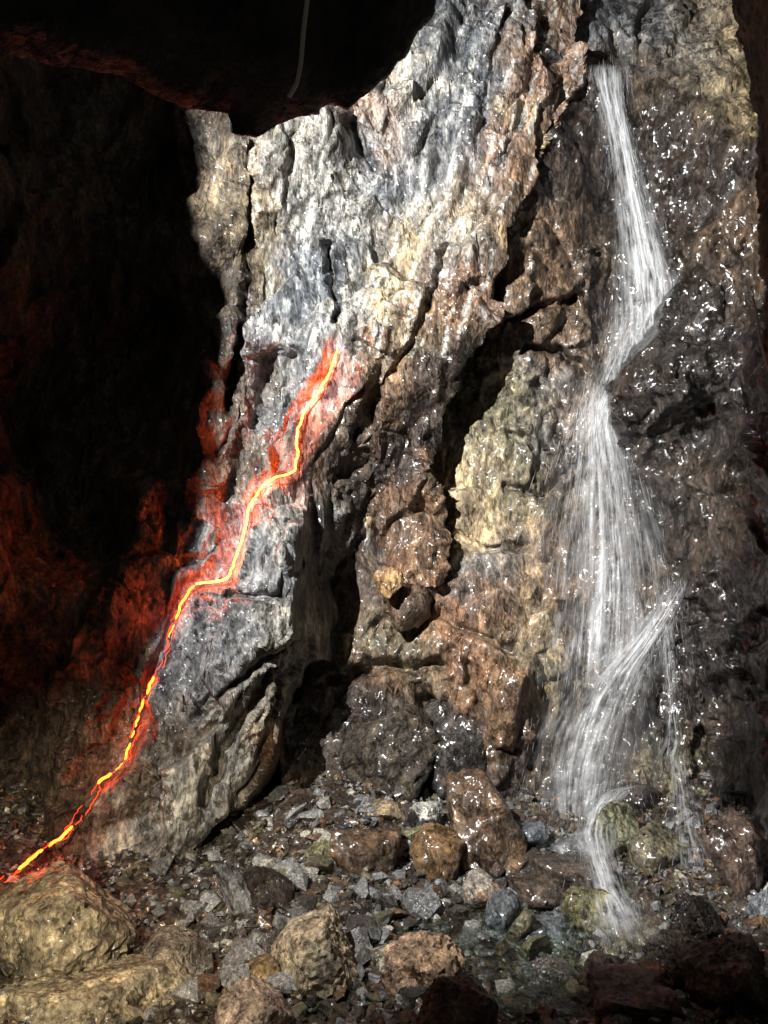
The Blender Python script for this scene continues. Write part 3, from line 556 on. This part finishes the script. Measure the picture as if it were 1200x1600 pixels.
def build_gravel(n):
    r = np.random.default_rng(5); VV = []; FF = []; CC = []; WW = []; off = 0
    pal = np.array([k[1] for k in STONE_KINDS]); wets = np.array([k[2] for k in STONE_KINDS])
    x = np.zeros(0); y = np.zeros(0)
    while len(x) < n:
        a = r.uniform(-3.2, 3.2, n * 2); b = 3.3 + 3.9 * r.uniform(0, 1, n * 2) ** 1.0
        m = np.abs(a) < b * 0.56 + .1; x = np.concatenate([x, a[m]]); y = np.concatenate([y, b[m]])
    x = x[:n]; y = y[:n]; z = floor_z(x, y)
    sz = np.clip(r.lognormal(-3.75, .5, n), .008, .075)
    for k in range(n):
        v, f = HULLS[k % 24]; a, b, c = r.uniform(0, 6.28), r.normal() * .5, r.normal() * .5
        ca, sa = math.cos(a), math.sin(a); cb, sb = math.cos(b), math.sin(b); cc, sc = math.cos(c), math.sin(c)
        R = np.array([[ca, -sa, 0], [sa, ca, 0], [0, 0, 1]]) @ np.array([[cb, 0, sb], [0, 1, 0], [-sb, 0, cb]]) @ np.array([[1, 0, 0], [0, cc, -sc], [0, sc, cc]])
        VV.append((v * sz[k]) @ R.T + np.array([x[k], y[k], z[k] + sz[k] * .15])); FF.append(f + off); off += len(v)
        t = r.choice(5, p=[.34, .30, .06, .15, .15]); CC.append(np.tile(pal[t] * r.uniform(.5, 1.25), (len(v), 1))); WW.append(np.full(len(v), wets[t]))
    me = mesh_np('gravel', np.concatenate(VV), np.concatenate(FF), smooth=False); set_col(me, np.concatenate(CC), np.concatenate(WW))
    link('gravel', me, BOULDER, kind='stuff', label='fine broken slate gravel covering the cave floor', category='gravel')
build_gravel(13000)

# ------------------------------------------------------------------ pool
def water_material():
    m = bpy.data.materials.new('pool_water'); m.use_nodes = True; nt = m.node_tree; b = nt.nodes['Principled BSDF']
    tc = N(nt, 'ShaderNodeTexCoord').outputs['Object']
    n = N(nt, 'ShaderNodeTexNoise', Vector=tc, Scale=13.0, Detail=4.0, Roughness=0.55, Distortion=1.0).outputs[0]
    bp = N(nt, 'ShaderNodeBump', Strength=0.9, Distance=0.04, Height=n).outputs[0]
    gl = N(nt, 'ShaderNodeBsdfGlossy', Roughness=0.06, Normal=bp, Color=(1, 1, 1, 1)); tr = N(nt, 'ShaderNodeBsdfTransparent', Color=(0.72, 0.78, 0.74, 1))
    fr = N(nt, 'ShaderNodeFresnel', IOR=1.33, Normal=bp); mx = N(nt, 'ShaderNodeMixShader', Fac=fr.outputs[0]); nt.nodes.remove(b)
    nt.links.new(tr.outputs[0], mx.inputs[1]); nt.links.new(gl.outputs[0], mx.inputs[2]); nt.links.new(mx.outputs[0], nt.nodes['Material Output'].inputs[0])
    return m
def build_pool():
    xs = np.arange(-0.6, 2.2, 0.03); ys = np.arange(3.2, 6.4, 0.03); gx, gy = np.meshgrid(xs, ys)
    q = np.stack([gx.ravel(), gy.ravel(), 0 * gx.ravel()], 1)
    z = -0.045 + 0.012 * fbm(q * 5, 3, 600) + 0.03 * np.clip(gy.ravel() - 5.2, 0, 1)
    me = mesh_np('pool', np.stack([gx.ravel(), gy.ravel(), z], 1), grid_faces(len(xs), len(ys))[:, ::-1])
    link('water', me, water_material(), kind='structure')
build_pool()

# ------------------------------------------------------------------ waterfall: bundles of fine falling strands
def foam_material(name, alpha):
    m = bpy.data.materials.new(name); m.use_nodes = True; nt = m.node_tree; b = nt.nodes['Principled BSDF']
    b.inputs['Base Color'].default_value = (0.86, 0.88, 0.90, 1); b.inputs['Roughness'].default_value = 0.25
    b.inputs['Specular IOR Level'].default_value = 0.6
    tl = N(nt, 'ShaderNodeBsdfTranslucent', Color=(0.86, 0.88, 0.9, 1)); a = N(nt, 'ShaderNodeMixShader', Fac=0.45)
    nt.links.new(b.outputs[0], a.inputs[1]); nt.links.new(tl.outputs[0], a.inputs[2])
    tr = N(nt, 'ShaderNodeBsdfTransparent'); mx = N(nt, 'ShaderNodeMixShader', Fac=alpha)
    nt.links.new(tr.outputs[0], mx.inputs[1]); nt.links.new(a.outputs[0], mx.inputs[2]); nt.links.new(mx.outputs[0], nt.nodes['Material Output'].inputs[0])
    return m
FOAM_THICK = foam_material('white_water', 0.5); FOAM_THIN = foam_material('thin_water', 0.28); SPRAY = foam_material('spray', 0.45)
def tubes(paths, rad, sides=3):
    """paths (S, M, 3), radii (S, M) -> one mesh of tapered strands"""
    S, M, _ = paths.shape; t = np.gradient(paths, axis=1); t /= np.linalg.norm(t, axis=2, keepdims=True) + 1e-9
    ref = np.array([0, 1.0, 0.0]); a = np.cross(t, ref); a /= np.linalg.norm(a, axis=2, keepdims=True) + 1e-9; b = np.cross(t, a)
    ang = np.arange(sides) * 2 * math.pi / sides
    ring = paths[:, :, None] + rad[:, :, None, None] * (np.cos(ang)[None, None, :, None] * a[:, :, None] + np.sin(ang)[None, None, :, None] * b[:, :, None])
    idx = np.arange(S * M * sides).reshape(S, M, sides)
    f = []
    for k in range(sides):
        k2 = (k + 1) % sides
        f.append(np.stack([idx[:, :-1, k], idx[:, 1:, k], idx[:, 1:, k2], idx[:, :-1, k2]], -1).reshape(-1, 4))
    return ring.reshape(-1, 3), np.concatenate(f)
def stream(line, count, seed, rmin, rmax, span=(0.2, 0.6), spread=1.0, M=12, wander=0.25, fan=True):
    """line: rows of px, py, half width px, depth.  strands keep their place across the stream as it widens"""
    r = np.random.default_rng(seed); L = np.array(line, float)
    seg = np.concatenate([[0], np.cumsum(np.hypot(np.diff(L[:, 0]), np.diff(L[:, 1])))]); seg /= seg[-1]
    u = np.clip(r.normal(0, .5 * spread, count), -1.25, 1.25)
    ln = r.uniform(*span, count); t0 = r.uniform(-0.1, 1 - 0.3 * ln, count); t1 = np.minimum(t0 + ln, 1); t0 = np.maximum(t0, 0)
    t = t0[:, None] + (t1 - t0)[:, None] * np.linspace(0, 1, M)[None]
    def ip(k): return np.interp(t, seg, L[:, k])
    sm = lambda a: a
    x = ip(0) + (u[:, None] + wander * (t - t0[:, None]) * r.normal(0, 1, count)[:, None]) * ip(2)
    x = x + r.normal(0, .6, (count, 1)) * np.sin(t * 25 + r.uniform(0, 6, (count, 1)))
    y = ip(1) + r.normal(0, 4, (count, 1)); Y = ip(3) + r.normal(0, .045, (count, 1)) - 0.05 * np.sqrt(np.clip(1 - u[:, None] ** 2, 0, 1))
    p = np.stack([(x - 600) / F * Y, Y, CAMZ + (800 - y) / F * Y], -1)
    s = np.linspace(0, 1, M)[None]; rad = r.uniform(rmin, rmax, (count, 1)) * np.clip(np.minimum(s * 5 + .12, (1 - s) * 4 + .06), 0, 1)
    return p, rad
def back_Y(px, py):
    i = np.clip(np.searchsorted(W0X, px), 0, len(W0X) - 1); j = np.clip(np.searchsorted(W0Y, py), 0, len(W0Y) - 1)
    return W0B[j, i]
_g = W0P[:, :, 1].copy()
for _ in range(3):
    _g = np.minimum(_g, np.minimum(np.minimum(np.roll(_g, 2, 0), np.roll(_g, -2, 0)), np.minimum(np.roll(_g, 2, 1), np.roll(_g, -2, 1))))
W0B = blur2(_g.ravel(), _g.shape[1], _g.shape[0], 10).reshape(_g.shape)
def settle(line):
    """keep the falling water just clear of the rock behind it"""
    return [(a, b, c, min(d, float(back_Y(a, b)) - 0.07)) for a, b, c, d in line]
def veil(line, seed, M=340, K=130, widen=1.15, thick=0.06, power=1.0, fs=16.0, ft=3.0, gap=0.0, edge=1.0, shear=0.6, fade=20.0):
    """a curved skin of water over the stream; its opacity is streaked along the fall"""
    L = np.array(line, float); seg = np.concatenate([[0], np.cumsum(np.hypot(np.diff(L[:, 0]), np.diff(L[:, 1])))]); seg /= seg[-1]
    t, u = np.meshgrid(np.linspace(0, 1, M), np.linspace(-1, 1, K), indexing='ij'); t = t.ravel(); u = u.ravel()
    kk = np.hanning(31); kk /= kk.sum(); td = np.linspace(0, 1, 400)
    sm = [np.convolve(np.pad(np.interp(td, seg, L[:, k]), 15, mode='reflect', reflect_type='odd'), kk, mode='valid') for k in range(4)]
    ip = lambda k: np.interp(t, td, sm[k])
    us = u + shear * 0.3 * fbm(np.stack([u * 1.5, t * 3, t * 0 + seed], 1), 3, seed + 8)
    n = 0.6 * fbm(np.stack([us * fs * .35, t * ft * .8, t * 0 + seed], 1), 3, seed, 0.6) + 0.6 * fbm(np.stack([us * fs, t * ft, t * 0 + seed], 1), 4, seed + 1, 0.62) + 0.45 * fbm(np.stack([us * fs * .45, t * 17, t * 0 + seed], 1), 4, seed + 2, .6)
    x = ip(0) + us * ip(2) * widen; y = ip(1); Y = ip(3) - thick * np.sqrt(np.clip(1 - u * u, 0, 1)) - 0.02 * n
    e = np.clip(1 - np.abs(u + 0.3 * fbm(np.stack([t * 7, t * 0, u * 0 + 4], 1), 3, seed + 3)), 0, 1)
    a = power * np.clip(e * 1.3 / edge, 0, 1) ** 1.3 * np.clip(0.42 - gap + 0.85 * n, 0, 1) * np.clip(t * fade, 0, 1) * np.clip((1 - t) * 7, 0, 1) * np.clip((1 - np.abs(u)) * 6, 0, 1)
    return to_world(x, y, Y), grid_faces(K, M), a
def water_part(name, parent, specs, mat):
    V = []; Fc = []; off = 0
    for sp in specs:
        p, rd = stream(**{**sp, 'line': settle(sp['line'])}); v, f = tubes(p, rd); V.append(v); Fc.append(f + off); off += len(v)
    me = mesh_np(name, np.concatenate(V), np.concatenate(Fc)); return link(name, me, mat, parent)
def veil_material():
    m = foam_material('water_veil', 0.5); nt = m.node_tree
    mx = nt.nodes['Material Output'].inputs[0].links[0].from_node
    nt.links.new(N(nt, 'ShaderNodeAttribute', _attribute_name='Alpha').outputs['Fac'], mx.inputs[0]); return m
VEIL = veil_material()
def veil_part(name, parent, line, seed, **kw):
    v, f, a = veil(settle(line), seed, **kw); me = mesh_np(name, v, f)
    at = me.attributes.new('Alpha', 'FLOAT', 'POINT'); at.data.foreach_set('value', a.astype(np.float32)); return link(name, me, VEIL, parent)
UP = [(948, 100, 24, 8.25), (950, 112, 25, 8.14), (955, 150, 20, 8.06), (965, 190, 18, 8.02), (974, 235, 20, 7.99), (988, 300, 26, 7.95), (1002, 370, 33, 7.9), (1013, 430, 40, 7.8), (1018, 490, 43, 7.62), (1018, 540, 44, 7.5), (1016, 590, 42, 7.42)]
TURN = [(1012, 470, 42, 7.6), (990, 530, 40, 7.5), (966, 585, 34, 7.45), (944, 635, 34, 7.4), (934, 700, 42, 7.36)]
FAN = [(936, 610, 26, 7.5), (936, 660, 32, 7.42), (943, 720, 50, 7.36), (948, 790, 70, 7.32), (952, 860, 86, 7.28), (952, 930, 98, 7.22), (948, 1000, 108, 7.1), (942, 1080, 118, 7.0)]
JET = [(1070, 900, 22, 7.0), (1040, 950, 22, 6.95), (1004, 1005, 26, 6.88), (970, 1048, 34, 6.82), (944, 1095, 42, 6.75), (926, 1150, 48, 6.66), (914, 1205, 48, 6.58), (908, 1260, 42, 6.5), (910, 1310, 42, 6.35)]
LOW = [(1000, 1226, 12, 6.32), (962, 1236, 20, 6.2), (938, 1262, 20, 6.05), (928, 1300, 26, 5.75), (938, 1345, 24, 5.35), (952, 1390, 24, 5.0), (970, 1435, 32, 4.72), (982, 1476, 56, 4.48)]
SIDE = [(1042, 970, 10, 6.85), (1045, 1040, 12, 6.8), (1050, 1100, 10, 6.75), (1052, 1160, 14, 6.65), (1040, 1200, 22, 6.55)]
RT = [(1058, 1180, 18, 6.6), (1066, 1240, 18, 6.2), (1072, 1300, 28, 5.8), (1085, 1360, 44, 5.4)]
wf = link('waterfall', None, label='white waterfall dropping from the alcove and fanning out over wet rock', category='waterfall')
def thin(line, k): return [(a, b, c * k, d + .02) for a, b, c, d in line]
veil_part('upper_stream', wf, UP, 11, power=.95, fs=7, ft=5); veil_part('upper_stream', wf, UP[:9], 12, power=.75, fs=9, ft=4); veil_part('upper_stream', wf, thin(UP, 1.5), 18, power=.4, fs=14, ft=6, gap=.1)
veil_part('turning_spray', wf, TURN, 28, power=.6, fs=8, ft=3, gap=.05); veil_part('turning_spray', wf, thin(TURN, 1.4), 29, power=.35, fs=10, ft=4, gap=.05)
veil_part('fan', wf, FAN, 13, power=.55, fs=13, ft=2.6, gap=.2); veil_part('fan', wf, thin(FAN, .5), 14, power=.8, fs=8, ft=2.6, gap=.06); veil_part('fan', wf, thin(FAN, 1.4), 24, power=.3, fs=16, ft=3, gap=.12)
veil_part('jet', wf, JET, 15, power=.95, ft=3, fs=6, fade=4.0); veil_part('jet', wf, thin(JET, 1.7), 25, power=.5, ft=4, fs=12, gap=.08, fade=6.0)
veil_part('lower_stream', wf, LOW, 16, power=1.0, ft=5, fs=5, fade=6.0); veil_part('lower_stream', wf, thin(LOW, 1.6), 26, power=.5, ft=7, fs=9, gap=.1)
veil_part('side_trickle', wf, RT, 17, power=.55, fs=7, gap=.1); veil_part('side_trickle', wf, SIDE, 27, power=.6, fs=5, ft=4, gap=.05)
def drops(rows, seed):
    """flung drops: short vertical teardrops scattered round the streams"""
    r = np.random.default_rng(seed); PP = []; RR = []; M = 5
    for line, n, wide, lmin, lmax in rows:
        L = np.array(settle(line)); seg = np.linspace(0, 1, len(L)); t = r.uniform(0, 1, n); u = r.normal(0, .55, n)
        x = np.interp(t, seg, L[:, 0]) + u * np.interp(t, seg, L[:, 2]) * wide; y = np.interp(t, seg, L[:, 1]) + r.normal(0, 14, n); Y = np.interp(t, seg, L[:, 3]) - 0.04 + r.normal(0, .05, n)
        p = to_world(x, y, Y); ln = r.uniform(lmin, lmax, n); sl = u * 0.22 + r.normal(0, .05, n); k = np.linspace(0, 1, M)
        q = p[:, None, :] + np.stack([sl[:, None] * ln[:, None] * k, 0 * ln[:, None] * k, -ln[:, None] * k], -1); PP.append(q)
        RR.append(r.uniform(.0007, .0022, n)[:, None] * np.array([.1, .7, 1, .8, .15])[None])
    return tubes(np.concatenate(PP), np.concatenate(RR))
v_, f_ = drops([(UP, 500, 1.5, .02, .14), (TURN, 350, 1.4, .02, .1), (FAN, 1900, 1.25, .02, .2), (JET, 800, 1.9, .01, .1), (LOW, 350, 2.2, .01, .07), ([(960, 1420, 50, 4.75), (980, 1455, 70, 4.55), (985, 1480, 80, 4.45)], 500, 1.2, .004, .03), ([(900, 1290, 40, 6.3), (915, 1315, 60, 6.15)], 350, 1.3, .004, .04), (RT, 150, 1.5, .02, .1), (SIDE, 120, 1.5, .02, .12)], 44)
link('droplets', mesh_np('droplets', v_, f_), FOAM_THICK, wf, kind='stuff')

def mist(cx, cy, Y, rx, ry, rz, dens, seed):
    v, f = ICO[4]; v = v * (1 + 0.16 * fbm(v * 1.7 + seed, 3, seed))[:, None] * np.array([rx, ry, rz]); me = mesh_np('mist', v, f)
    m = bpy.data.materials.new('mist'); m.use_nodes = True; nt = m.node_tree; nt.nodes.remove(nt.nodes['Principled BSDF'])
    pv = N(nt, 'ShaderNodeVolumePrincipled', Color=(.95, .95, .95, 1), Density=dens, Anisotropy=0.2); nt.links.new(pv.outputs[0], nt.nodes['Material Output'].inputs[1])
    o = link('mist', me, m, wf, kind='stuff'); o.location = P(cx, cy, Y)
mist(950, 840, 7.1, .62, .3, 1.1, .16, 3); mist(940, 1190, 6.6, .55, .35, .85, .24, 5); mist(975, 1445, 4.72, .26, .2, .12, .35, 7)
# ------------------------------------------------------------------ glowing light strip in the crack
def glow_material(name='orange_glow', strength=170.0, g=0.095):
    m = bpy.data.materials.new(name); m.use_nodes = True; nt = m.node_tree; nt.nodes.clear()
    e = N(nt, 'ShaderNodeEmission', Color=(1.0, g, 0.003, 1), Strength=strength); o = N(nt, 'ShaderNodeOutputMaterial')
    nt.links.new(e.outputs[0], o.inputs[0]); return m
GLOW = glow_material(); EMBER = glow_material('ember_glow', 6.0, .035); DULL = glow_material('dull_glow', 45.0, .05)
ls = link('light_strip', None, label='glowing orange light strip zigzagging down the crack in the rock face', category='light strip')
def strip_points():
    L = np.array(LED, float); seg = np.concatenate([[0], np.cumsum(np.hypot(np.diff(L[:, 0]), np.diff(L[:, 1])))])
    s = np.arange(0, seg[-1], 3.0); x = np.interp(s, seg, L[:, 0]); y = np.interp(s, seg, L[:, 1])
    j = fbm(np.stack([s * .06, s * 0, s * 0], 1), 3, 700) * 2.6; x = x + j
    Y = np.array([on_left(a, b) for a, b in zip(x, y)]); k = np.ones(7) / 7; Y = np.convolve(np.pad(Y, 3, mode='edge'), k, mode='valid')
    low = np.clip((y - 1270) / 70, 0, 1); Y = (Y - 0.045) * (1 - low) + low * (4.95 - (y - 1340) * 0.004)
    return s, x, y, Y
s_, sx, sy, sY = strip_points()
def at_y(v): return s_[int(np.argmin(np.abs(sy - v)))]
s_mid = float(s_[np.argmin(np.hypot(sx - 306, sy - 912))])
runs = [(0, at_y(743) + 3, .006), (at_y(743), s_mid, .006), (s_mid + .5, at_y(968), .008), (at_y(976), at_y(996), .003), (at_y(1058), at_y(1084), .009), (at_y(1092), at_y(1112), .007), (at_y(1118), at_y(1136), .006), (at_y(1142), at_y(1152), .005), (at_y(1160), at_y(1186), .007), (at_y(1192), at_y(1202), .003), (at_y(1208), at_y(1224), .009), (at_y(1290), at_y(1322), .009), (at_y(1328), at_y(1358), .009)]
import itertools
_r2 = np.random.default_rng(12); s_end = s_[-1]; c_ = at_y(912)
fil = []
while c_ < s_end:                                     # thin ragged glowing threads along the lower crack
    ln_ = _r2.uniform(18, 60); fil.append((c_, min(c_ + ln_, s_end), _r2.uniform(.0009, .0022), _r2.normal(0, 6))); c_ += ln_ * _r2.uniform(.25, .7)
for a, b, rd, dx in [(*r_, 0.0) for r_ in runs] + fil:
    m = (s_ >= a) & (s_ <= b)
    if m.sum() < 3: continue
    jx = sx[m] + dx + (0 if dx == 0 else 1) * 4 * fbm(np.stack([s_[m] * .09, s_[m] * 0, s_[m] * 0 + dx], 1), 3, 710)
    p = np.stack([(jx - 600) / F * sY[m], sY[m], CAMZ + (800 - sy[m]) / F * sY[m]], 1)[None]
    k = np.linspace(0, 1, m.sum()); rad = (rd * np.clip(np.minimum(k, 1 - k) * 14 + .4, 0, 1) * (1 + .25 * fbm(np.stack([k * 30, k, k], 1), 2, 701)))[None]
    nm = 'glowing_tube' if dx == 0 else 'glowing_thread'; v, f = tubes(p, rad, 6 if dx == 0 else 4); link(nm, mesh_np(nm, v, f), EMBER if dx else (GLOW if a < s_mid else DULL), ls)

# ------------------------------------------------------------------ cables
def simple(name, col, rough):
    m = bpy.data.materials.new(name); m.use_nodes = True; nt = m.node_tree; b = nt.nodes['Principled BSDF']
    n = N(nt, 'ShaderNodeTexNoise', Scale=40.0, Detail=4.0).outputs[0]
    c = ramp(nt, n, [(.3, tuple(x * .6 for x in col)), (.7, col)]); nt.links.new(c, b.inputs['Base Color']); b.inputs['Roughness'].default_value = rough; return m
CABLE = simple('cable_grey', (0.45, 0.42, 0.36), .5)
def cable(pts, r, label):
    q = np.array([P(*a)[:] for a in pts]); t = np.linspace(0, 1, len(q)); tt = np.linspace(0, 1, 40)
    p = np.stack([np.interp(tt, t, q[:, k]) for k in range(3)], 1)
    for _ in range(3): p[1:-1] = (p[:-2] + 2 * p[1:-1] + p[2:]) / 4
    v, f = tubes(p[None], np.full((1, 40), r), 8); link('cable', mesh_np('cable', v, f), CABLE, label=label, category='cable')
cable([(484, -60, 1.55), (480, 0, 1.58), (474, 50, 1.61), (470, 100, 1.64), (464, 130, 1.67), (452, 150, 1.7)], .005, 'thin grey cable hanging down the dark roof overhang')
cable([(1176, 462, 4.6), (1182, 490, 4.6), (1188, 530, 4.58), (1196, 560, 4.55), (1204, 590, 4.52)], .007, 'thin pale cable running down the right hand pillar')

# ------------------------------------------------------------------ floodlight housing with flaps added to cut its light (unseen, to the left)
METAL = simple('black_metal', (0.03, 0.03, 0.03), .5)
def prism(name, quad, thick, parent):
    q = [Vector(a) for a in quad]; n = (q[1] - q[0]).cross(q[3] - q[0]).normalized() * thick
    v = np.array([a[:] for a in q] + [(a + n)[:] for a in q]); f = np.array([[0, 1, 2, 3], [7, 6, 5, 4], [0, 4, 5, 1], [1, 5, 6, 2], [2, 6, 7, 3], [3, 7, 4, 0]])
    return link(name, mesh_np(name, v, f, smooth=False), METAL, parent)
L0 = Vector(LAMP); fl = link('floodlight', None, label='black floodlight with added flaps that cut its light, unseen on the left', category='floodlight')
def ray(p, r=0.6): return L0 + (Vector(p) - L0).normalized() * r
prism('shadow_flap', [ray(floor_at(560, 1590)), ray(floor_at(1150, 1450)), ray((3.2, 3.3, 0.2)), ray((-0.4, 2.4, 0))], .004, fl)
prism('shadow_flap', [ray(P(1098, 1290, 6.3)), ray(P(1160, 600, 6.25)), ray((4.2, 4.2, 4.2)), ray((4, 4.2, 0.4))], .004, fl)
prism('shadow_flap', [ray(P(1160, 600, 6.25)), ray(L0 + Vector((5.2, 3.9, 4.0))), ray(L0 + Vector((5, 1.2, 4.0))), ray((4.2, 4.2, 4.2))], .004, fl)
ax = (Vector((2.3, 8.0, 3.6)) - L0).normalized(); rt = ax.cross(Vector((0, 0, 1))).normalized(); upv = rt.cross(ax)
for sx_, sy_ in ((1, 0), (-1, 0), (0, 1), (0, -1)):
    o_ = rt * sx_ * .16 + upv * sy_ * .16; t_ = (upv if sx_ else rt) * .16
    prism('housing_side', [L0 - ax * .25 + o_ - t_, L0 - ax * .25 + o_ + t_, L0 - ax * .02 + o_ + t_, L0 - ax * .02 + o_ - t_], .006, fl)

# unseen rock sheet added to shade the left cliff from the floodlight
def build_shade_blocker():
    E = np.array([(300, -120, 7.1), (292, 40, 7.0), (288, 200, 6.95), (292, 330, 6.9), (318, 430, 6.75), (356, 540, 6.65), (352, 640, 6.6), (334, 760, 6.45), (296, 880, 6.3), (256, 980, 6.15), (200, 1090, 5.95), (146, 1200, 5.8), (112, 1300, 5.6), (-40, 1420, 5.1)], float)
    t = np.linspace(0, 1, len(E)); n = 260; tt = np.linspace(0, 1, n)
    e = np.stack([np.interp(tt, t, E[:, k]) for k in range(3)], 1)
    e[:, 0] += 14 * fbm(np.stack([tt * 14, tt * 0, tt * 0], 1), 4, 900, 0.6)
    edge = np.array([P(*r)[:] for r in e]); L = np.array(LAMP)
    d = edge - L; d /= np.linalg.norm(d, axis=1, keepdims=True)
    out = np.array([-1.0, 0.45, 0.0]); K = 24; rows = []
    for k in range(K):
        f = k / (K - 1)
        q = d + out * f * 0.9; q /= np.linalg.norm(q, axis=1, keepdims=True)
        rows.append(L + q * (1.25 + 0.5 * f))
    front = np.stack(rows, 1)
    h = 0.05 * fbm(front.reshape(-1, 3) * 5, 4, 910, .6); front = front - d[:, None] * (h.reshape(n, K, 1) * np.linspace(0, 1, K)[None, :, None])
    back = front + d[:, None] * (0.25 * np.sqrt(np.linspace(0.0, 1, K)))[None, :, None] + 0.02
    v = np.concatenate([front.reshape(-1, 3), back.reshape(-1, 3)]); f = grid_faces(K, n)
    idx = np.arange(n * K).reshape(n, K); rim = np.stack([idx[:-1, 0], idx[1:, 0], idx[1:, 0] + n * K, idx[:-1, 0] + n * K], -1)
    me = mesh_np('shade_blocker', v, np.concatenate([f, f[:, ::-1] + n * K, rim])); set_col(me, np.tile(np.array(DARK), (len(v), 1)), np.full(len(v), .1))
    link('added_shade_blocker', me, WALL, kind='structure')
build_shade_blocker()
